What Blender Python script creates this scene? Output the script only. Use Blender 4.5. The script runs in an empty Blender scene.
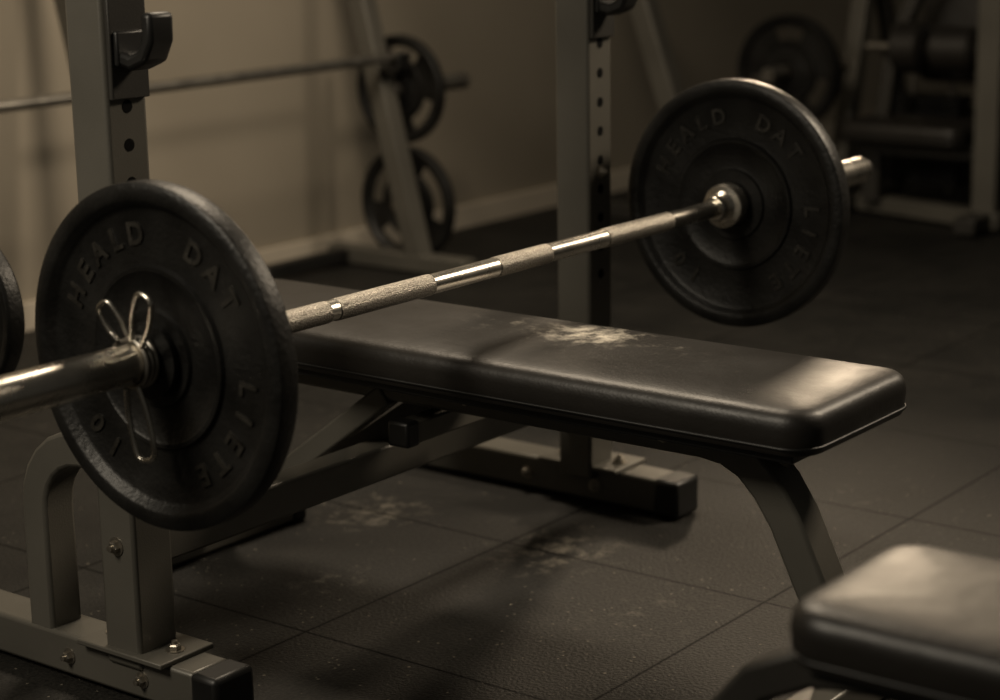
import bpy, bmesh, math, random
from mathutils import Vector, Matrix
random.seed(4)
scene = bpy.context.scene
COL = scene.collection

# ---------------------------------------------------------------- materials
def new_mat(name):
    m = bpy.data.materials.new(name); m.use_nodes = True
    nt = m.node_tree
    return m, nt, nt.nodes["Principled BSDF"]

def simple_mat(name, c, rough=0.5, metal=0.0, var=0.15, nscale=8.0, bump=0.0, bscale=200.0, rvar=0.08, spec=0.5):
    m, nt, b = new_mat(name)
    N, L = nt.nodes, nt.links
    tc = N.new("ShaderNodeTexCoord")
    no = N.new("ShaderNodeTexNoise"); no.inputs["Scale"].default_value = nscale; no.inputs["Detail"].default_value = 6
    L.new(tc.outputs["Object"], no.inputs["Vector"])
    cr = N.new("ShaderNodeValToRGB")
    cr.color_ramp.elements[0].position = 0.3; cr.color_ramp.elements[1].position = 0.7
    cr.color_ramp.elements[0].color = [v*(1-var) for v in c]+[1]
    cr.color_ramp.elements[1].color = [min(1, v*(1+var)) for v in c]+[1]
    L.new(no.outputs["Fac"], cr.inputs["Fac"]); L.new(cr.outputs["Color"], b.inputs["Base Color"])
    mr = N.new("ShaderNodeMapRange"); mr.inputs["To Min"].default_value = max(0.02, rough-rvar); mr.inputs["To Max"].default_value = min(1, rough+rvar)
    L.new(no.outputs["Fac"], mr.inputs["Value"]); L.new(mr.outputs["Result"], b.inputs["Roughness"])
    b.inputs["Metallic"].default_value = metal
    b.inputs["Specular IOR Level"].default_value = spec
    if bump > 0:
        n2 = N.new("ShaderNodeTexNoise"); n2.inputs["Scale"].default_value = bscale; n2.inputs["Detail"].default_value = 3
        L.new(tc.outputs["Object"], n2.inputs["Vector"])
        bp = N.new("ShaderNodeBump"); bp.inputs["Strength"].default_value = bump; bp.inputs["Distance"].default_value = 0.002
        L.new(n2.outputs["Fac"], bp.inputs["Height"]); L.new(bp.outputs["Normal"], b.inputs["Normal"])
    return m

FRAME = simple_mat("grey_powdercoat", (0.118, 0.112, 0.096), 0.40, 0.2, 0.12, 5, 0.15, 400)
FRAME_DK = simple_mat("dark_powdercoat", (0.036, 0.034, 0.030), 0.45, 0.2, 0.15, 5, 0.1, 400)
BLACK = simple_mat("black_plastic", (0.008, 0.008, 0.0075), 0.45, 0, 0.2, 10)
IRON = simple_mat("black_cast_iron", (0.012, 0.0118, 0.011), 0.43, 0.3, 0.5, 14, 0.5, 150, 0.10, 0.45)
IRON_TXT = simple_mat("worn_iron_lettering", (0.026, 0.024, 0.020), 0.48, 0.3, 0.6, 40, 0.5, 200)
CHROME = simple_mat("worn_chrome", (0.68, 0.64, 0.57), 0.27, 1.0, 0.12, 20, 0.05, 300)
STEEL = simple_mat("dull_steel", (0.34, 0.32, 0.285), 0.34, 0.9, 0.15, 30)
BOLT = simple_mat("zinc_bolt", (0.38, 0.35, 0.30), 0.32, 0.9, 0.2, 60)
HOLE = simple_mat("hole_shadow", (0.004, 0.004, 0.004), 0.9, 0, 0.1, 10, spec=0.1)

def knurl_mat():
    m, nt, b = new_mat("knurled_steel"); N, L = nt.nodes, nt.links
    b.inputs["Metallic"].default_value = 0.85; b.inputs["Roughness"].default_value = 0.46
    tc = N.new("ShaderNodeTexCoord")
    vo = N.new("ShaderNodeTexVoronoi"); vo.inputs["Scale"].default_value = 480
    L.new(tc.outputs["Object"], vo.inputs["Vector"])
    bp = N.new("ShaderNodeBump"); bp.inputs["Strength"].default_value = 0.7; bp.inputs["Distance"].default_value = 0.0012
    L.new(vo.outputs["Distance"], bp.inputs["Height"]); L.new(bp.outputs["Normal"], b.inputs["Normal"])
    cr = N.new("ShaderNodeValToRGB")
    cr.color_ramp.elements[0].color = (0.62, 0.58, 0.51, 1); cr.color_ramp.elements[1].color = (0.26, 0.24, 0.21, 1)
    cr.color_ramp.elements[1].position = 0.7
    L.new(vo.outputs["Distance"], cr.inputs["Fac"]); L.new(cr.outputs["Color"], b.inputs["Base Color"])
    return m
KNURL = knurl_mat()

def chalk_nodes(nt, spots, tcout, nscale=60, lo=0.62, hi=0.80, gain=0.22):
    N, L = nt.nodes, nt.links
    total = None
    for c, r, s in spots:
        mp = N.new("ShaderNodeMapping"); mp.vector_type = 'POINT'
        mp.inputs["Scale"].default_value = (1/r[0], 1/r[1], 1/r[2])
        mp.inputs["Location"].default_value = (-c[0]/r[0], -c[1]/r[1], -c[2]/r[2])
        L.new(tcout, mp.inputs["Vector"])
        ln = N.new("ShaderNodeVectorMath"); ln.operation = 'LENGTH'; L.new(mp.outputs["Vector"], ln.inputs[0])
        mr = N.new("ShaderNodeMapRange"); mr.interpolation_type = 'SMOOTHSTEP'
        mr.inputs["From Min"].default_value = 1.0; mr.inputs["From Max"].default_value = 0.0
        mr.inputs["To Min"].default_value = 0; mr.inputs["To Max"].default_value = s
        L.new(ln.outputs["Value"], mr.inputs["Value"])
        if total is None: total = mr.outputs["Result"]
        else:
            ad = N.new("ShaderNodeMath"); ad.operation = 'ADD'; L.new(total, ad.inputs[0]); L.new(mr.outputs["Result"], ad.inputs[1]); total = ad.outputs[0]
    n1 = N.new("ShaderNodeTexNoise"); n1.inputs["Scale"].default_value = nscale; n1.inputs["Detail"].default_value = 8; n1.inputs["Roughness"].default_value = 0.72
    L.new(tcout, n1.inputs["Vector"])
    ad = N.new("ShaderNodeMath"); ad.operation = 'MULTIPLY_ADD'; L.new(total, ad.inputs[0]); ad.inputs[1].default_value = gain; L.new(n1.outputs["Fac"], ad.inputs[2])
    mr = N.new("ShaderNodeMapRange"); mr.inputs["From Min"].default_value = lo; mr.inputs["From Max"].default_value = hi
    L.new(ad.outputs[0], mr.inputs["Value"])
    mu = N.new("ShaderNodeMath"); mu.operation = 'MULTIPLY'; L.new(mr.outputs["Result"], mu.inputs[0]); L.new(total, mu.inputs[1]); mu.use_clamp = True
    return mu.outputs[0]

def vinyl_mat(name, base=(0.0155, 0.0138, 0.0118), spots=None, rough=0.40):
    m, nt, b = new_mat(name); N, L = nt.nodes, nt.links
    ge = N.new("ShaderNodeTexCoord")
    no = N.new("ShaderNodeTexNoise"); no.inputs["Scale"].default_value = 9; no.inputs["Detail"].default_value = 5
    L.new(ge.outputs["Object"], no.inputs["Vector"])
    mr = N.new("ShaderNodeMapRange"); mr.inputs["To Min"].default_value = rough-0.08; mr.inputs["To Max"].default_value = rough+0.14
    L.new(no.outputs["Fac"], mr.inputs["Value"])
    fine = N.new("ShaderNodeTexVoronoi"); fine.inputs["Scale"].default_value = 260; L.new(ge.outputs["Object"], fine.inputs["Vector"])
    bp = N.new("ShaderNodeBump"); bp.inputs["Strength"].default_value = 0.12; bp.inputs["Distance"].default_value = 0.001
    L.new(fine.outputs["Distance"], bp.inputs["Height"])
    bp2 = N.new("ShaderNodeBump"); bp2.inputs["Strength"].default_value = 0.3; bp2.inputs["Distance"].default_value = 0.01
    L.new(no.outputs["Fac"], bp2.inputs["Height"]); L.new(bp.outputs["Normal"], bp2.inputs["Normal"])
    L.new(bp2.outputs["Normal"], b.inputs["Normal"])
    L.new(mr.outputs["Result"], b.inputs["Roughness"])
    b.inputs["Base Color"].default_value = (*base, 1)
    if spots:
        mask = chalk_nodes(nt, spots, ge.outputs["Object"], 34, 0.62, 0.84, 0.24)
        mask2 = chalk_nodes(nt, [((c[0], c[1], c[2]), (r[0]*2.2, r[1]*2.2, r[2]), 0.7*s) for c, r, s in spots], ge.outputs["Object"], 240, 0.67, 0.77, 0.08)
        mxm = N.new("ShaderNodeMath"); mxm.operation = 'MAXIMUM'; L.new(mask, mxm.inputs[0]); L.new(mask2, mxm.inputs[1])
        mx = N.new("ShaderNodeMix"); mx.data_type = 'RGBA'
        mx.inputs["A"].default_value = (*base, 1); mx.inputs["B"].default_value = (0.80, 0.74, 0.63, 1)
        L.new(mxm.outputs[0], mx.inputs["Factor"]); L.new(mx.outputs["Result"], b.inputs["Base Color"])
    return m

# ---------------------------------------------------------------- mesh helpers
def finish(name, me, mats, parent=None, smooth=False, bevel=0, bseg=2):
    vs = [v.co for v in me.vertices]
    c = Vector((sum(v.x for v in vs), sum(v.y for v in vs), sum(v.z for v in vs)))/max(1, len(vs))
    me.transform(Matrix.Translation(-c))
    ob = bpy.data.objects.new(name, me); ob.location = c
    COL.objects.link(ob)
    if not isinstance(mats, (list, tuple)): mats = [mats]
    for m in mats: me.materials.append(m)
    if smooth:
        for p in me.polygons: p.use_smooth = True
        try: me.set_sharp_from_angle(angle=math.radians(38))
        except Exception: pass
    if bevel > 0:
        md = ob.modifiers.new("bevel", "BEVEL"); md.width = bevel; md.segments = bseg; md.limit_method = 'ANGLE'; md.angle_limit = math.radians(40)
        for p in me.polygons: p.use_smooth = True
        try: me.set_sharp_from_angle(angle=math.radians(30))
        except Exception: pass
        md.harden_normals = False
    if parent is not None:
        ob.parent = parent
        ob.matrix_parent_inverse = Matrix.Translation(-parent.location)
    return ob

def empty(name, loc):
    e = bpy.data.objects.new(name, None); e.location = loc; e.empty_display_size = 0.1
    COL.objects.link(e); return e

def bm_mesh(bm, name):
    bmesh.ops.recalc_face_normals(bm, faces=bm.faces)
    me = bpy.data.meshes.new(name); bm.to_mesh(me); bm.free(); return me

def beam(name, pts, w, h, side, mat, parent, bevel=0.005):
    pts = [Vector(p) for p in pts]; side = Vector(side).normalized()
    bm = bmesh.new(); rings = []
    n = len(pts)
    for i, p in enumerate(pts):
        t0 = (pts[i]-pts[i-1]).normalized() if i > 0 else None
        t1 = (pts[i+1]-pts[i]).normalized() if i < n-1 else None
        if t0 is None: t = t1; k = 1
        elif t1 is None: t = t0; k = 1
        else:
            t = (t0+t1).normalized(); k = 1/max(0.5, t.dot(t0))
        s = (side - t*side.dot(t)).normalized()
        nn = t.cross(s).normalized()
        ring = [bm.verts.new(p + s*a*w/2 + nn*b*h/2*k) for a, b in ((-1, -1), (1, -1), (1, 1), (-1, 1))]
        rings.append(ring)
    for a, b in zip(rings, rings[1:]):
        for j in range(4): bm.faces.new((a[j], a[(j+1) % 4], b[(j+1) % 4], b[j]))
    bm.faces.new(rings[0][::-1]); bm.faces.new(rings[-1])
    return finish(name, bm_mesh(bm, name), mat, parent, bevel=bevel)

def box(name, c, s, mat, parent, bevel=0.003):
    c = Vector(c)
    return beam(name, [c-Vector((0, s[1]/2, 0)), c+Vector((0, s[1]/2, 0))], s[0], s[2], (1, 0, 0), mat, parent, bevel)

def lathe(name, prof, origin, axis, mat, parent, seg=64, smooth=True, bevel=0):
    axis = Vector(axis).normalized()
    ref = Vector((0, 0, 1)) if abs(axis.z) < 0.9 else Vector((0, 1, 0))
    u = axis.cross(ref).normalized(); v = axis.cross(u).normalized()
    o = Vector(origin); bm = bmesh.new(); rings = []
    for r, d in prof:
        if r < 1e-6: rings.append([bm.verts.new(o+axis*d)])
        else: rings.append([bm.verts.new(o+axis*d+u*r*math.cos(2*math.pi*i/seg)+v*r*math.sin(2*math.pi*i/seg)) for i in range(seg)])
    for a, b in zip(rings, rings[1:]):
        for i in range(seg):
            j = (i+1) % seg
            if len(a) == 1 and len(b) == 1: continue
            if len(a) == 1: bm.faces.new((a[0], b[j], b[i]))
            elif len(b) == 1: bm.faces.new((a[i], a[j], b[0]))
            else: bm.faces.new((a[i], a[j], b[j], b[i]))
    return finish(name, bm_mesh(bm, name), mat, parent, smooth=smooth, bevel=bevel)

def rod(name, p1, p2, r, mat, parent, ch=0.0015, seg=32):
    p1, p2 = Vector(p1), Vector(p2); d = (p2-p1).length
    ch = min(ch, r*0.4, d*0.4)
    return lathe(name, [(0, 0), (r-ch, 0), (r, ch), (r, d-ch), (r-ch, d), (0, d)], p1, p2-p1, mat, parent, seg)

def wire(name, pts, r, mat, parent, cyclic=False, res=6):
    cu = bpy.data.curves.new(name, 'CURVE'); cu.dimensions = '3D'; cu.bevel_depth = r; cu.bevel_resolution = 4; cu.resolution_u = res
    sp = cu.splines.new('NURBS'); sp.points.add(len(pts)-1)
    for q, p in zip(sp.points, pts): q.co = (*p, 1)
    sp.order_u = 3; sp.use_cyclic_u = cyclic; sp.use_endpoint_u = not cyclic
    tmp = bpy.data.objects.new("tmp", cu); COL.objects.link(tmp)
    dg = bpy.context.evaluated_depsgraph_get(); dg.update()
    me = bpy.data.meshes.new_from_object(tmp.evaluated_get(dg))
    bpy.data.objects.remove(tmp)
    me.materials.clear()
    return finish(name, me, mat, parent, smooth=True)

def bolt(name, p, nrm, parent, r=0.010):
    p = Vector(p); nrm = Vector(nrm).normalized()
    lathe(name+"_washer", [(0, 0), (r*1.5, 0), (r*1.5, 0.0015), (0, 0.002)], p, nrm, BOLT, parent, 24)
    lathe(name, [(0, 0), (r, 0), (r, 0.006), (r*0.8, 0.008), (0, 0.008)], p+nrm*0.0015, nrm, BOLT, parent, 6, smooth=False)
    lathe(name+"_stud", [(0, 0), (r*0.5, 0), (r*0.5, 0.006), (0, 0.007)], p+nrm*0.008, nrm, BOLT, parent, 12)

def rrect(w, l, r, seg=8):
    r = max(0.002, r); pts = []
    for cx, cy, a0 in ((w/2-r, l/2-r, 0), (-w/2+r, l/2-r, 90), (-w/2+r, -l/2+r, 180), (w/2-r, -l/2+r, 270)):
        for i in range(seg+1):
            a = math.radians(a0+90*i/seg); pts.append((cx+r*math.cos(a), cy+r*math.sin(a)))
    return pts

def pad(name, c, w, l, th, rc, mat, parent, rot=None):
    bm = bmesh.new(); rings = []
    k = th/0.06
    prof = [(0.012, -th), (0.004, -th+0.003), (0.0, -th+0.010*k), (0.0, -th+0.022*k), (-0.0015, -0.026*k), (0.0005, -0.016*k), (0.0045, -0.009*k), (0.011, -0.0045*k), (0.020, -0.002*k), (0.034, 0.0), (0.055, 0.0015), (0.08, 0.0022), (0.11, 0.0025)]
    for ins, z in prof:
        if w-2*ins < 0.02: break
        rings.append([bm.verts.new((x, y, z)) for x, y in rrect(w-2*ins, l-2*ins, max(0.004, rc-ins))])
    n = len(rings[0])
    for a, b in zip(rings, rings[1:]):
        for i in range(n): bm.faces.new((a[i], a[(i+1) % n], b[(i+1) % n], b[i]))
    bm.faces.new(rings[0][::-1]); bm.faces.new(rings[-1])
    M = Matrix.Translation(Vector(c)) @ (rot.to_4x4() if rot else Matrix())
    bm.transform(M)
    me = bm_mesh(bm, name)
    ob = finish(name, me, mat, parent, smooth=True)
    pts = [M @ Vector((x, y, -th+0.012*k)) for x, y in rrect(w+0.001, l+0.001, rc, 6)]
    wire(name+"_piping", pts, 0.0022, BLACK, parent, cyclic=True, res=3)
    return ob

# ---------------------------------------------------------------- lettering
def arc_text(name, items, xface, cy, cz, radius, size, parent, depth=0.0017, mat=None):
    bm = bmesh.new()
    for text, ang, step in items:
        for i, ch in enumerate(text):
            phi = math.radians(ang + (i-(len(text)-1)/2)*step)
            cu = bpy.data.curves.new("t", 'FONT'); cu.body = ch; cu.size = size; cu.extrude = depth; cu.align_x = 'CENTER'; cu.align_y = 'CENTER'; cu.offset = 0.0011
            cu.resolution_u = 3
            o = bpy.data.objects.new("t", cu); COL.objects.link(o)
            dg = bpy.context.evaluated_depsgraph_get(); dg.update()
            me = bpy.data.meshes.new_from_object(o.evaluated_get(dg)); bpy.data.objects.remove(o)
            u, v = radius*math.sin(phi), radius*math.cos(phi)
            B = Matrix(((0, 0, -1, 0), (-1, 0, 0, 0), (0, 1, 0, 0), (0, 0, 0, 1)))
            M = Matrix.Translation((xface, cy-u, cz+v)) @ B @ Matrix.Rotation(-phi, 4, 'Z')
            me.transform(M); bm.from_mesh(me); bpy.data.meshes.remove(me)
    me = bpy.data.meshes.new(name); bm.to_mesh(me); bm.free()
    return finish(name, me, mat or IRON_TXT, parent)

# ================================================================ ROOM
def wall_mat():
    m, nt, b = new_mat("painted_wall"); N, L = nt.nodes, nt.links
    tc = N.new("ShaderNodeTexCoord"); no = N.new("ShaderNodeTexNoise"); no.inputs["Scale"].default_value = 1.2; no.inputs["Detail"].default_value = 5
    L.new(tc.outputs["Object"], no.inputs["Vector"])
    cr = N.new("ShaderNodeValToRGB"); cr.color_ramp.elements[0].position = 0.3; cr.color_ramp.elements[1].position = 0.75
    cr.color_ramp.elements[0].color = (0.27, 0.24, 0.19, 1); cr.color_ramp.elements[1].color = (0.35, 0.31, 0.25, 1)
    L.new(no.outputs["Fac"], cr.inputs["Fac"]); L.new(cr.outputs["Color"], b.inputs["Base Color"])
    b.inputs["Roughness"].default_value = 0.8
    return m
WALL = wall_mat()
TRIM = simple_mat("baseboard_paint", (0.58, 0.52, 0.43), 0.6, 0, 0.06, 3)

def floor_mat():
    m, nt, b = new_mat("rubber_gym_tiles"); N, L = nt.nodes, nt.links
    ge = N.new("ShaderNodeTexCoord")
    out = ge.outputs["Object"]
    sep = N.new("ShaderNodeSeparateXYZ"); L.new(out, sep.inputs[0])
    def seam(sock, off):
        a = N.new("ShaderNodeMath"); a.operation = 'ADD'; L.new(sock, a.inputs[0]); a.inputs[1].default_value = off+50
        mo = N.new("ShaderNodeMath"); mo.operation = 'PINGPONG'; L.new(a.outputs[0], mo.inputs[0]); mo.inputs[1].default_value = 0.25
        mr = N.new("ShaderNodeMapRange"); mr.inputs["From Min"].default_value = 0.0005; mr.inputs["From Max"].default_value = 0.0040
        L.new(mo.outputs[0], mr.inputs["Value"]); return mr.outputs["Result"]
    s1 = seam(sep.outputs["X"], -0.30); s2 = seam(sep.outputs["Y"], 0.276)
    mn = N.new("ShaderNodeMath"); mn.operation = 'MINIMUM'; L.new(s1, mn.inputs[0]); L.new(s2, mn.inputs[1])
    gr = N.new("ShaderNodeTexNoise"); gr.inputs["Scale"].default_value = 170; gr.inputs["Detail"].default_value = 4; L.new(out, gr.inputs["Vector"])
    big = N.new("ShaderNodeTexNoise"); big.inputs["Scale"].default_value = 3.0; big.inputs["Detail"].default_value = 9; big.inputs["Roughness"].default_value = 0.7; L.new(out, big.inputs["Vector"])
    cr = N.new("ShaderNodeValToRGB"); cr.color_ramp.elements[0].position = 0.35; cr.color_ramp.elements[1].position = 0.7
    cr.color_ramp.elements[0].color = (0.0055, 0.0055, 0.0050, 1); cr.color_ramp.elements[1].color = (0.017, 0.0158, 0.0135, 1)
    L.new(big.outputs["Fac"], cr.inputs["Fac"])
    grc = N.new("ShaderNodeMapRange"); grc.inputs["From Min"].default_value = 0.3; grc.inputs["From Max"].default_value = 0.7; grc.inputs["To Min"].default_value = 0.3; grc.inputs["To Max"].default_value = 2.0
    L.new(gr.outputs["Fac"], grc.inputs["Value"])
    sc = N.new("ShaderNodeVectorMath"); sc.operation = 'SCALE'; L.new(cr.outputs["Color"], sc.inputs[0]); L.new(grc.outputs["Result"], sc.inputs["Scale"])
    def flecks(scale, r0, r1, thr):
        fl = N.new("ShaderNodeTexVoronoi"); fl.inputs["Scale"].default_value = scale; L.new(out, fl.inputs["Vector"])
        flr = N.new("ShaderNodeMapRange"); flr.inputs["From Min"].default_value = r1; flr.inputs["From Max"].default_value = r0
        L.new(fl.outputs["Distance"], flr.inputs["Value"])
        rnd = N.new("ShaderNodeSeparateColor"); L.new(fl.outputs["Color"], rnd.inputs[0])
        rr = N.new("ShaderNodeMath"); rr.operation = 'GREATER_THAN'; L.new(rnd.outputs[0], rr.inputs[0]); rr.inputs[1].default_value = thr
        fm = N.new("ShaderNodeMath"); fm.operation = 'MULTIPLY'; L.new(flr.outputs["Result"], fm.inputs[0]); L.new(rr.outputs[0], fm.inputs[1])
        return fm.outputs[0]
    f1 = flecks(75, 0.09, 0.17, 0.80); f2 = flecks(28, 0.05, 0.085, 0.82)
    fmx = N.new("ShaderNodeMath"); fmx.operation = 'MAXIMUM'; L.new(f1, fmx.inputs[0]); L.new(f2, fmx.inputs[1])
    mx0 = N.new("ShaderNodeMix"); mx0.data_type = 'RGBA'; L.new(fmx.outputs[0], mx0.inputs["Factor"]); L.new(sc.outputs[0], mx0.inputs["A"]); mx0.inputs["B"].default_value = (0.16, 0.145, 0.115, 1)
    chalk = chalk_nodes(nt, [((0.31, 0.13, 0), (0.24, 0.20, 1), 0.85), ((0.30, 0.52, 0), (0.20, 0.18, 1), 0.8), ((0.15, -0.15, 0), (0.35, 0.22, 1), 0.4), ((0.0, 0.35, 0), (0.2, 0.15, 1), 0.5), ((0.9, -0.1, 0), (0.35, 0.35, 1), 0.3), ((1.3, -0.45, 0), (0.3, 0.3, 1), 0.3)], out, 26, 0.61, 0.95, 0.2)
    mx = N.new("ShaderNodeMix"); mx.data_type = 'RGBA'; L.new(chalk, mx.inputs["Factor"]); L.new(mx0.outputs["Result"], mx.inputs["A"]); mx.inputs["B"].default_value = (0.34, 0.31, 0.255, 1)
    mx2 = N.new("ShaderNodeMix"); mx2.data_type = 'RGBA'; L.new(mn.outputs[0], mx2.inputs["Factor"]); mx2.inputs["A"].default_value = (0.0015, 0.0015, 0.0015, 1); L.new(mx.outputs["Result"], mx2.inputs["B"])
    L.new(mx2.outputs["Result"], b.inputs["Base Color"])
    mr = N.new("ShaderNodeMapRange"); mr.inputs["To Min"].default_value = 0.50; mr.inputs["To Max"].default_value = 0.76; L.new(big.outputs["Fac"], mr.inputs["Value"]); L.new(mr.outputs["Result"], b.inputs["Roughness"])
    sp = N.new("ShaderNodeMapRange"); L.new(mn.outputs[0], sp.inputs["Value"]); sp.inputs["To Min"].default_value = 0.06; sp.inputs["To Max"].default_value = 0.30; L.new(sp.outputs["Result"], b.inputs["Specular IOR Level"])
    bp = N.new("ShaderNodeBump"); bp.inputs["Strength"].default_value = 0.8; bp.inputs["Distance"].default_value = 0.002; L.new(gr.outputs["Fac"], bp.inputs["Height"])
    L.new(bp.outputs["Normal"], b.inputs["Normal"])
    return m
def slab(name, lo, hi, mat):
    bm = bmesh.new(); bmesh.ops.create_cube(bm, size=1)
    lo, hi = Vector(lo), Vector(hi)
    for v in bm.verts: v.co = Vector((lo.x if v.co.x < 0 else hi.x, lo.y if v.co.y < 0 else hi.y, lo.z if v.co.z < 0 else hi.z))
    me = bpy.data.meshes.new(name); bm.to_mesh(me); bm.free(); me.materials.append(mat)
    ob = bpy.data.objects.new(name, me); COL.objects.link(ob); return ob
slab("floor", (-4.5, -4.0, -0.05), (8.0, 2.33, 0), floor_mat())
slab("wall_back", (-4.5, 2.23, 0), (8.0, 2.33, 3.0), WALL)
slab("wall_right", (8.0, -4.0, 0), (8.1, 2.33, 3.0), WALL)
slab("baseboard_back", (-4.5, 2.215, 0), (8.0, 2.23, 0.07), TRIM)

# ================================================================ BARBELL
BZ = 0.55
bar = empty("barbell", (0, 0, BZ))
def xrod(name, x0, x1, r, mat, parent, y=0, z=BZ, ch=0.001): return rod(name, (x0, y, z), (x1, y, z), r, mat, parent, ch, 40)
R = 0.0145
edges = [(-0.60, -0.475, 0), (-0.475, -0.372, 1), (-0.372, -0.355, 0), (-0.355, -0.159, 1), (-0.159, -0.010, 0), (-0.010, 0.117, 1), (0.117, 0.267, 0), (0.267, 0.452, 1), (0.452, 0.62, 0)]
for i, (a, b_, k) in enumerate(edges):
    xrod("shaft_%s_%d" % ("knurled" if k else "smooth", i), a, b_, R+(0.0006 if k else -0.0004), KNURL if k else CHROME, bar)
for s, nm in ((-1, "near"), (1, "far")):
    lathe("collar_"+nm, [(0, 0), (0.019, 0), (0.021, 0.003), (0.021, 0.020), (0.026, 0.026), (0.036, 0.028), (0.038, 0.032), (0.038, 0.052), (0.035, 0.056), (0, 0.056)], (s*0.593, 0, BZ), (s, 0, 0), CHROME, bar, 48)
    end = 1.12
    rod("sleeve_"+nm, (s*0.645, 0, BZ), (s*end, 0, BZ), 0.0245, CHROME, bar, 0.002, 48)
    lathe("end_cap_"+nm, [(0, 0), (0.0225, 0), (0.0225, 0.004), (0.012, 0.005), (0.011, 0.003), (0, 0.003)], (s*end, 0, BZ), (s, 0, 0), STEEL, bar, 40)

def weight_plate(parent, x, y, z, D, th=0.034, text=None, name="weight_plate", mat=IRON, hub=0.055):
    Ro = D/2; h = th/2
    k = Ro/0.209
    face = [(0.0255, h*0.98), (hub*0.66*k, h*1.0), (hub*0.72*k, h*0.72), (hub*k*1.05, h*0.66), (hub*k*1.10, h*0.40), (hub*k*1.16, h*0.36),
            (0.101*k, h*0.42), (0.104*k, h*0.56), (0.109*k, h*0.56), (0.112*k, h*0.26), (0.118*k, h*0.22), (0.176*k, h*0.24), (0.181*k, h*0.40), (0.186*k, h*0.90), (0.190*k, h*1.0),
            (0.203*k, h*1.0), (0.2080*k, h*0.82), (0.209*k, h*0.62)]
    prof = [(r, -d) for r, d in face] + [(r, d) for r, d in reversed(face)] + [(0.0255, -h*0.98)]
    ob = lathe(name+"_disc", prof, (x, y, z), (1, 0, 0), mat, parent, 128)
    if text:
        arc_text(name+"_lettering", text, x-h*0.26, y, z, 0.147*k, 0.037*k, parent)
    return ob
PZ = BZ-0.001
p_near = empty("weight_plate", (-0.664, 0, PZ))
weight_plate(p_near, -0.664, 0, PZ, 0.424, text=[("HEALD", -38, 14), ("DAT", 42, 14), ("LIETE", 125, 14), ("10", 222, 15)])
lathe("hub_ring", [(0.026, 0), (0.044, 0), (0.046, 0.003), (0.046, 0.010), (0.026, 0.014)], (-0.676, 0, PZ), (-1, 0, 0), IRON, p_near, 64)
p_far = empty("weight_plate.001", (0.664, 0, PZ))
weight_plate(p_far, 0.664, 0, PZ, 0.424, text=[("HEALD", -40, 14), ("DAT", 36, 14), ("LIETE", 118, 14), ("10", 218, 15)])

clip = empty("spring_collar_clip", (-0.70, 0, BZ))
pts = []
for i in range(0, 73):
    a = 2*math.pi*i/24+math.radians(60); pts.append((-0.694-0.0072*i/24, 0.0285*math.cos(a), BZ+0.0285*math.sin(a)))
wire("coil", pts, 0.0034, STEEL, clip)
def hairpin(name, x, a_deg, length, width, lean=-0.02):
    a = math.radians(a_deg)
    d = Vector((0, math.sin(a), math.cos(a))); s = Vector((0, math.cos(a), -math.sin(a)))
    o = Vector((x, 0, BZ))
    P = []
    for f, w in ((0.028, -0.3), (0.045, -0.42), (0.6*length, -0.5), (0.9*length, -0.48), (length, -0.34), (length*1.02, 0), (length, 0.34), (0.9*length, 0.48), (0.6*length, 0.5), (0.045, 0.42), (0.028, 0.3)):
        P.append(o+d*f+s*w*width+Vector((lean*f/length, 0, 0)))
    wire(name, P, 0.0034, CHROME, clip)
hairpin("handle_left", -0.700, 34, 0.080, 0.027, -0.010)
hairpin("handle_top", -0.708, -24, 0.094, 0.030, -0.010)
hairpin("handle_bottom", -0.716, 192, 0.114, 0.035, 0.0)

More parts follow.
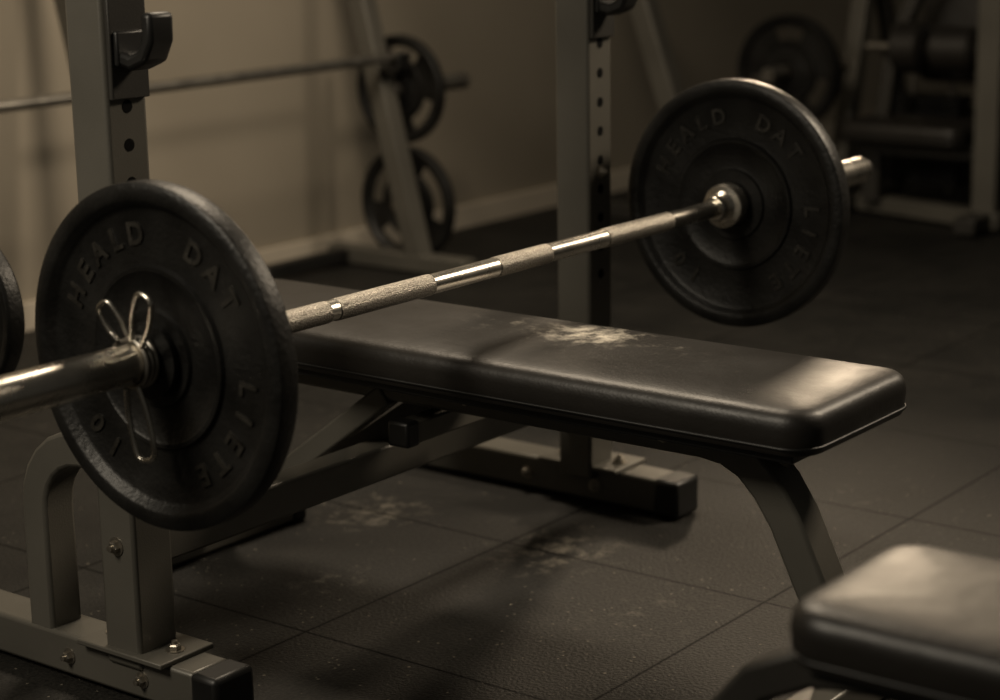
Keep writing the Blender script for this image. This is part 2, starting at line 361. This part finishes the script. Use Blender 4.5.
# ================================================================ RACK
rack = empty("bench_press_rack", (0.03, 0.3, 0))
YU = 0.25
TW = 0.07
def rack_side(x, tag, xbase, yf):
    beam("upright_"+tag, [(x, YU, 0.05), (x, YU, 1.55)], TW, TW, (1, 0, 0), FRAME, rack, 0.006)
    for i in range(26):
        z = 0.42+i*0.05
        if z > 1.5: break
        lathe("hole_%s_%d" % (tag, i), [(0.0, 0.0), (0.0085, 0.0), (0.0085, 0.0006), (0, 0.0006)], (x, YU-TW/2, z), (0, -1, 0), HOLE, rack, 20)
    beam("base_runner_"+tag, [(xbase, yf+0.045, 0.038), (xbase, 0.66, 0.038)], 0.07, 0.062, (1, 0, 0), FRAME, rack, 0.006)
    beam("base_cap_"+tag, [(xbase, yf, 0.036), (xbase, yf+0.05, 0.036)], 0.075, 0.068, (1, 0, 0), BLACK, rack, 0.008)
    beam("base_rear_cap_"+tag, [(xbase, 0.655, 0.036), (xbase, 0.69, 0.036)], 0.075, 0.068, (1, 0, 0), BLACK, rack, 0.008)
    box("foot_plate_"+tag, (xbase, YU, 0.072), (0.10, 0.17, 0.008), FRAME, rack, 0.002)
    for j, yy in enumerate((YU-0.06, YU+0.06)):
        bolt("foot_bolt_%s_%d" % (tag, j), (xbase, yy, 0.076), (0, 0, 1), rack, 0.009)
    for j, yy in enumerate((YU-0.03, YU+0.12)):
        bolt("side_bolt_%s_%d" % (tag, j), (xbase-0.035, yy, 0.037), (-1, 0, 0), rack, 0.008)
    bolt("upright_bolt_"+tag, (x-TW/2, YU, 0.225), (-1, 0, 0), rack, 0.009)
    bolt("front_bolt_"+tag, (x, YU-TW/2, 0.60), (0, -1, 0), rack, 0.008)
    zh = 0.90
    box("hook_plate_"+tag, (x+0.002, YU-TW/2-0.004, zh-0.005), (TW-0.006, 0.008, 0.13), FRAME_DK, rack, 0.002)
    box("hook_block_"+tag, (x+0.002, YU-TW/2-0.008, zh-0.005), (TW-0.018, 0.014, 0.045), BLACK, rack, 0.003)
    beam("hook_cup_"+tag, [(x, YU-TW/2-0.004, zh-0.015), (x, YU-TW/2-0.030, zh-0.022), (x, YU-TW/2-0.052, zh-0.014), (x, YU-TW/2-0.064, zh+0.008), (x, YU-TW/2-0.065, zh+0.042)], 0.042, 0.019, (1, 0, 0), BLACK, rack, 0.006)
rack_side(-0.50, "near", -0.495, 0.075)
rack_side(0.571, "far", 0.590, 0.045)
beam("crossbar_low", [(-0.465, YU, 0.215), (0.536, YU, 0.215)], 0.05, 0.055, (0, 1, 0), FRAME, rack, 0.005)
def arc_path(x, y0, z0, y1, z1, r=0.10, seg=6):
    s = 1 if y1 > y0 else -1
    P = [(x, y0, z0), (x, y1-s*r, z0)]
    for i in range(1, seg+1):
        a = math.pi/2*i/seg
        P.append((x, y1-s*r+s*r*math.sin(a), z0-r+r*math.cos(a)))
    P.append((x, y1, z1)); return P
beam("rear_leg_near", arc_path(-0.50, YU+0.03, 0.345, 0.43, 0.06, 0.10), 0.055, 0.05, (1, 0, 0), FRAME, rack, 0.006)

# ================================================================ BENCH
bench = empty("flat_weight_bench", (0, 0, 0))
TOP = 0.45
VIN = vinyl_mat("black_vinyl_chalked", spots=[((0.07, -0.12, 0.03), (0.12, 0.13, 0.2), 1.0), ((0.06, 0.03, 0.03), (0.10, 0.14, 0.2), 0.35), ((0.03, -0.27, 0.03), (0.14, 0.22, 0.2), 0.3)])
VIN2 = vinyl_mat("black_vinyl")
pad("seat_pad", (0, 0.005, TOP), 0.30, 1.195, 0.062, 0.045, VIN, bench)
box("pad_board", (0, 0.005, TOP-0.068), (0.26, 1.13, 0.012), BLACK, bench, 0.002)
P = [(0, 0.62, 0.02), (0, 0.585, 0.16), (0, 0.55, 0.27), (0, 0.52, 0.318), (0, 0.47, 0.342), (0, 0.42, 0.35), (0, -0.36, 0.352), (0, -0.40, 0.347), (0, -0.435, 0.330), (0, -0.465, 0.30), (0, -0.492, 0.26), (0, -0.54, 0.16), (0, -0.575, 0.04)]
beam("spine_and_legs", P, 0.06, 0.05, (1, 0, 0), FRAME, bench, 0.006)
for yy, t in ((-0.575, "foot"), (0.62, "head")):
    hw = 0.20 if t == "foot" else 0.17
    beam("cross_foot_"+t, [(-hw, yy, 0.03), (hw, yy, 0.03)], 0.055, 0.05, (0, 1, 0), FRAME, bench, 0.005)
    for sx in (-1, 1):
        beam("foot_cap_%s_%d" % (t, sx), [(sx*(hw-0.005), yy, 0.03), (sx*(hw+0.03), yy, 0.03)], 0.062, 0.058, (0, 1, 0), BLACK, bench, 0.007)
for yy in (-0.34, 0.0, 0.36):
    box("pad_bracket_%d" % int(yy*100+50), (0, yy, 0.378), (0.22, 0.045, 0.008), FRAME_DK, bench, 0.001)
    for sx in (-1, 1): bolt("bracket_bolt_%d_%d" % (int(yy*100+50), sx), (sx*0.085, yy, 0.374), (0, 0, -1), bench, 0.007)
beam("diagonal_brace", [(-0.02, 0.20, 0.335), (-0.02, 0.565, 0.07)], 0.03, 0.035, (1, 0, 0), FRAME, bench, 0.004)
beam("diagonal_brace_thin", [(0.03, 0.14, 0.335), (0.03, 0.36, 0.19)], 0.012, 0.035, (1, 0, 0), FRAME_DK, bench, 0.002)
beam("adjuster_tube", [(-0.06, 0.13, 0.295), (0.20, 0.13, 0.295)], 0.035, 0.035, (0, 1, 0), FRAME, bench, 0.004)
beam("adjuster_cap", [(-0.085, 0.13, 0.295), (-0.055, 0.13, 0.295)], 0.040, 0.040, (0, 1, 0), BLACK, bench, 0.005)
bolt("spine_bolt", (-0.03, -0.30, 0.352), (-1, 0, 0), bench, 0.007)
bolt("leg_bolt", (0.0, -0.475, 0.335), (0, -0.6, 0.7), bench, 0.007)

# ================================================================ FOREGROUND BENCH
b2 = empty("flat_weight_bench.001", (-0.62, -1.4, 0))
pad("seat_pad", (-0.615, -1.43, TOP), 0.25, 1.10, 0.062, 0.05, VIN2, b2)
box("pad_board", (-0.615, -1.43, TOP-0.068), (0.21, 1.04, 0.012), BLACK, b2, 0.002)
P = [(-0.615, -0.69, 0.03), (-0.615, -0.725, 0.18), (-0.615, -0.76, 0.265), (-0.615, -0.80, 0.315), (-0.615, -0.86, 0.345), (-0.615, -0.93, 0.353), (-0.615, -1.80, 0.353), (-0.615, -1.88, 0.32), (-0.615, -1.92, 0.2), (-0.615, -1.95, 0.03)]
beam("spine_and_legs", P, 0.045, 0.04, (1, 0, 0), FRAME_DK, b2, 0.006)
for yy in (-0.69, -1.95):
    beam("cross_foot_%d" % int(-yy*100), [(-0.79, yy, 0.03), (-0.44, yy, 0.03)], 0.05, 0.05, (0, 1, 0), FRAME_DK, b2, 0.005)

# ================================================================ BACKGROUND STATION (upper left)
def lean_post(name, x, y0, y1, z1, parent, w=0.055, mat=FRAME):
    beam(name, [(x, y0, 0.03), (x, y1, z1)], w, w, (1, 0, 0), mat, parent, 0.005)
st = empty("incline_press_station", (1.5, 1.95, 0))
for x, t in ((1.0, "left"), (2.045, "right")):
    lean_post("post_"+t, x, 1.86, 2.11, 1.0, st, 0.058)
    beam("foot_"+t, [(x, 1.68, 0.03), (x, 2.19, 0.03)], 0.06, 0.05, (1, 0, 0), FRAME, st, 0.005)
    beam("bar_hook_"+t, [(x, 1.98, 0.575), (x, 1.93, 0.568), (x, 1.905, 0.58), (x, 1.90, 0.62)], 0.05, 0.014, (1, 0, 0), BLACK, st, 0.003)
beam("rear_crossbar", [(1.03, 2.12, 0.03), (2.01, 2.12, 0.03)], 0.04, 0.04, (0, 1, 0), BLACK, st, 0.005)
rod("plate_peg_upper", (2.06, 1.97, 0.51), (2.40, 1.97, 0.51), 0.0245, STEEL, st)
rod("plate_peg_lower", (2.06, 1.95, 0.185), (2.17, 1.95, 0.185), 0.0245, STEEL, st)
bb = empty("barbell.001", (1.2, 1.935, 0.607))
rod("shaft", (0.45, 1.935, 0.607), (2.09, 1.935, 0.607), 0.0145, STEEL, bb)
rod("collar_near", (0.42, 1.935, 0.607), (0.45, 1.935, 0.607), 0.036, STEEL, bb)
rod("sleeve_near", (0.05, 1.935, 0.607), (0.42, 1.935, 0.607), 0.0245, STEEL, bb)

def grip_plate(objname, x, y, z, D, th=0.03, slots=3, rot=0, half=34):
    e = empty(objname, (x, y, z))
    d = weight_plate(e, x, y, z, D, th, name="plate", hub=0.06)
    k = D/0.418
    for i in range(slots):
        a = math.radians(rot+i*360/slots)
        bm = bmesh.new()
        n = 10; span = math.radians(half); r0, r1 = 0.118*k, 0.165*k
        outer = [(r1*math.cos(a+span*(j/n*2-1)), r1*math.sin(a+span*(j/n*2-1))) for j in range(n+1)]
        inner = [(r0*math.cos(a+span*(j/n*2-1)), r0*math.sin(a+span*(j/n*2-1))) for j in range(n, -1, -1)]
        prof = outer+inner
        A = [bm.verts.new((x-0.05, y+p[0], z+p[1])) for p in prof]; B = [bm.verts.new((x+0.05, y+p[0], z+p[1])) for p in prof]
        m = len(prof)
        for j in range(m): bm.faces.new((A[j], A[(j+1) % m], B[(j+1) % m], B[j]))
        bm.faces.new(A[::-1]); bm.faces.new(B)
        me = bm_mesh(bm, "cut"); c = bpy.data.objects.new("cut", me); COL.objects.link(c)
        md = d.modifiers.new("b", "BOOLEAN"); md.operation = 'DIFFERENCE'; md.object = c; md.solver = 'EXACT'
        dg = bpy.context.evaluated_depsgraph_get(); dg.update()
        nm = bpy.data.meshes.new_from_object(d.evaluated_get(dg))
        d.modifiers.clear(); d.data = nm
        bpy.data.objects.remove(c)
    return e
grip_plate("grip_weight_plate", 2.11, 1.97, 0.51, 0.31, slots=3, rot=100, half=26)
grip_plate("grip_weight_plate.001", 2.105, 1.95, 0.182, 0.335, slots=3, rot=40, half=40)

# ================================================================ BACKGROUND STATION (right)
s2 = empty("incline_press_station.001", (3.5, 1.6, 0))
lean_post("post_left", 3.09, 1.55, 1.90, 1.0, s2, 0.07)
beam("foot_left", [(3.09, 1.42, 0.03), (3.09, 2.10, 0.03)], 0.06, 0.05, (1, 0, 0), FRAME_DK, s2, 0.005)
beam("post_right", [(3.80, 1.47, 0.03), (4.03, 1.47, 0.95)], 0.06, 0.06, (0, 1, 0), FRAME, s2, 0.005)
beam("foot_right", [(3.80, 1.42, 0.03), (3.80, 1.85, 0.03)], 0.06, 0.05, (1, 0, 0), FRAME_DK, s2, 0.005)
beam("post_right_brace", [(4.02, 1.47, 0.90), (4.35, 1.47, 0.03)], 0.05, 0.05, (0, 1, 0), FRAME_DK, s2, 0.005)
beam("low_crossbar", [(3.09, 1.56, 0.10), (3.81, 1.50, 0.10)], 0.05, 0.05, (0, 1, 0), FRAME_DK, s2, 0.005)
rod("plate_peg", (3.36, 1.495, 0.46), (3.90, 1.495, 0.46), 0.0245, STEEL, s2)
grip_plate("grip_weight_plate.002", 3.50, 1.495, 0.46, 0.37, th=0.045, slots=3, rot=90, half=22)

lm = empty("leg_curl_machine", (3.55, 1.05, 0))
beam("base_rail", [(3.50, 0.74, 0.035), (3.66, 1.36, 0.035)], 0.07, 0.05, (1, 0, 0), FRAME, lm, 0.005)
beam("base_cross", [(3.35, 0.80, 0.035), (3.95, 0.80, 0.035)], 0.07, 0.05, (0, 1, 0), FRAME_DK, lm, 0.005)
beam("base_cross_rear", [(3.45, 1.33, 0.035), (3.95, 1.33, 0.035)], 0.07, 0.05, (0, 1, 0), FRAME_DK, lm, 0.005)
beam("main_post", [(3.52, 0.80, 0.05), (3.52, 0.80, 1.15)], 0.07, 0.08, (1, 0, 0), FRAME, lm, 0.005)
beam("seat_post", [(3.58, 1.22, 0.05), (3.58, 1.22, 0.26)], 0.06, 0.06, (1, 0, 0), FRAME_DK, lm, 0.005)
beam("seat_rail", [(3.56, 0.84, 0.235), (3.56, 1.26, 0.235)], 0.06, 0.05, (1, 0, 0), FRAME_DK, lm, 0.005)
pad("seat", (3.56, 1.07, 0.325), 0.28, 0.42, 0.065, 0.04, VIN2, lm)
rod("roller_axle", (3.55, 0.78, 0.55), (3.55, 1.24, 0.55), 0.014, STEEL, lm)
lathe("roller_pad_a", [(0, 0), (0.055, 0), (0.072, 0.015), (0.072, 0.135), (0.055, 0.15), (0, 0.15)], (3.55, 0.86, 0.55), (0, 1, 0), VIN2, lm, 40)
lathe("roller_pad_b", [(0, 0), (0.06, 0), (0.08, 0.015), (0.08, 0.095), (0.06, 0.11), (0, 0.11)], (3.55, 1.03, 0.55), (0, 1, 0), VIN2, lm, 40)
beam("lever_arm", [(3.60, 1.21, 0.24), (3.60, 1.17, 0.55), (3.66, 1.02, 0.95)], 0.045, 0.045, (1, 0, 0), FRAME_DK, lm, 0.004)
pad("back_pad", (3.78, 1.00, 0.60), 0.34, 0.34, 0.06, 0.03, VIN2, lm, rot=Matrix.Rotation(math.radians(-80), 3, 'Y'))
beam("back_pad_arm", [(3.90, 0.82, 0.05), (3.91, 0.98, 0.75)], 0.05, 0.05, (1, 0, 0), FRAME_DK, lm, 0.004)
for i in range(9):
    box("stack_plate_%d" % i, (3.86, 1.16, 0.09+i*0.033), (0.12, 0.24, 0.030), IRON, lm, 0.003)
for yy in (1.09, 1.23): rod("guide_rod_%d" % int(yy*100), (3.86, yy, 0.05), (3.86, yy, 1.15), 0.010, STEEL, lm)
box("stack_head", (3.86, 1.16, 1.16), (0.10, 0.28, 0.04), FRAME_DK, lm, 0.004)

# ================================================================ WEIGHT TREE at the left edge
wt = empty("weight_tree", (-0.64, 0.80, 0))
beam("post", [(-0.64, 0.80, 0.03), (-0.64, 0.80, 1.0)], 0.05, 0.05, (1, 0, 0), FRAME_DK, wt, 0.005)
beam("foot_a", [(-0.85, 0.80, 0.025), (-0.46, 0.80, 0.025)], 0.06, 0.05, (0, 1, 0), FRAME_DK, wt, 0.005)
beam("foot_b", [(-0.64, 0.72, 0.027), (-0.64, 1.10, 0.027)], 0.06, 0.05, (1, 0, 0), FRAME_DK, wt, 0.005)
rod("peg", (-0.62, 0.80, 0.455), (-0.31, 0.80, 0.455), 0.0245, STEEL, wt)
wp = empty("weight_plate.002", (-0.345, 0.80, 0.455))
weight_plate(wp, -0.345, 0.80, 0.455, 0.275)

# ================================================================ LIGHTS
def area(name, loc, target, size, power, col, spread=180):
    l = bpy.data.lights.new(name, 'AREA'); l.shape = 'RECTANGLE'; l.size = size[0]; l.size_y = size[1]; l.energy = power; l.color = col
    l.spread = math.radians(spread)
    o = bpy.data.objects.new(name, l); o.location = loc
    o.rotation_euler = (Vector(target)-Vector(loc)).to_track_quat('-Z', 'Y').to_euler(); COL.objects.link(o); return o
WARM = (1.0, 0.83, 0.62)
area("ceiling_light_back", (0.85, 0.95, 2.4), (0.85, 0.95, 0), (0.4, 0.8), 37, WARM)
area("fill_light_right", (2.4, -1.4, 2.6), (0.3, 0, 0.4), (0.6, 0.6), 24, WARM, 100)  # added fill that lifts the front faces, not a real fixture
area("fill_light_left", (-2.6, 0.6, 2.4), (0, 0.1, 0.5), (0.8, 0.8), 17, (1.0, 0.88, 0.70), 110)  # unseen fill added on the left to brighten the side faces
sl = bpy.data.lights.new("pad_sheen_spot", 'SPOT'); sl.energy = 165; sl.color = (1.0, 0.78, 0.54); sl.spot_size = math.radians(24); sl.spot_blend = 0.8; sl.shadow_soft_size = 0.22  # added spot, placed to give the pad end its sheen; no such lamp
so = bpy.data.objects.new("pad_sheen_spot", sl); so.location = (4.4, 1.75, 1.95); so.rotation_euler = (Vector((0, -0.45, 0.4))-so.location).to_track_quat('-Z', 'Y').to_euler(); COL.objects.link(so)
w = bpy.data.worlds.new("world"); scene.world = w; w.use_nodes = True
w.node_tree.nodes["Background"].inputs[0].default_value = (1.0, 0.92, 0.76, 1)
w.node_tree.nodes["Background"].inputs[1].default_value = 0.028

# ================================================================ CAMERA
cam = bpy.data.cameras.new("camera"); co = bpy.data.objects.new("camera", cam); COL.objects.link(co)
co.location = (-2.256, -1.741, 1.104)
from mathutils import Euler
base = Euler((math.radians(90-13.4), 0, math.radians(-52.34))).to_matrix()
co.rotation_euler = (base @ Matrix.Rotation(math.radians(-1.0), 3, 'Z')).to_euler()
cam.lens = 72; cam.sensor_width = 36
cam.dof.use_dof = True; cam.dof.focus_distance = 2.75; cam.dof.aperture_fstop = 3.0
scene.camera = co
scene.view_settings.view_transform = 'Standard'
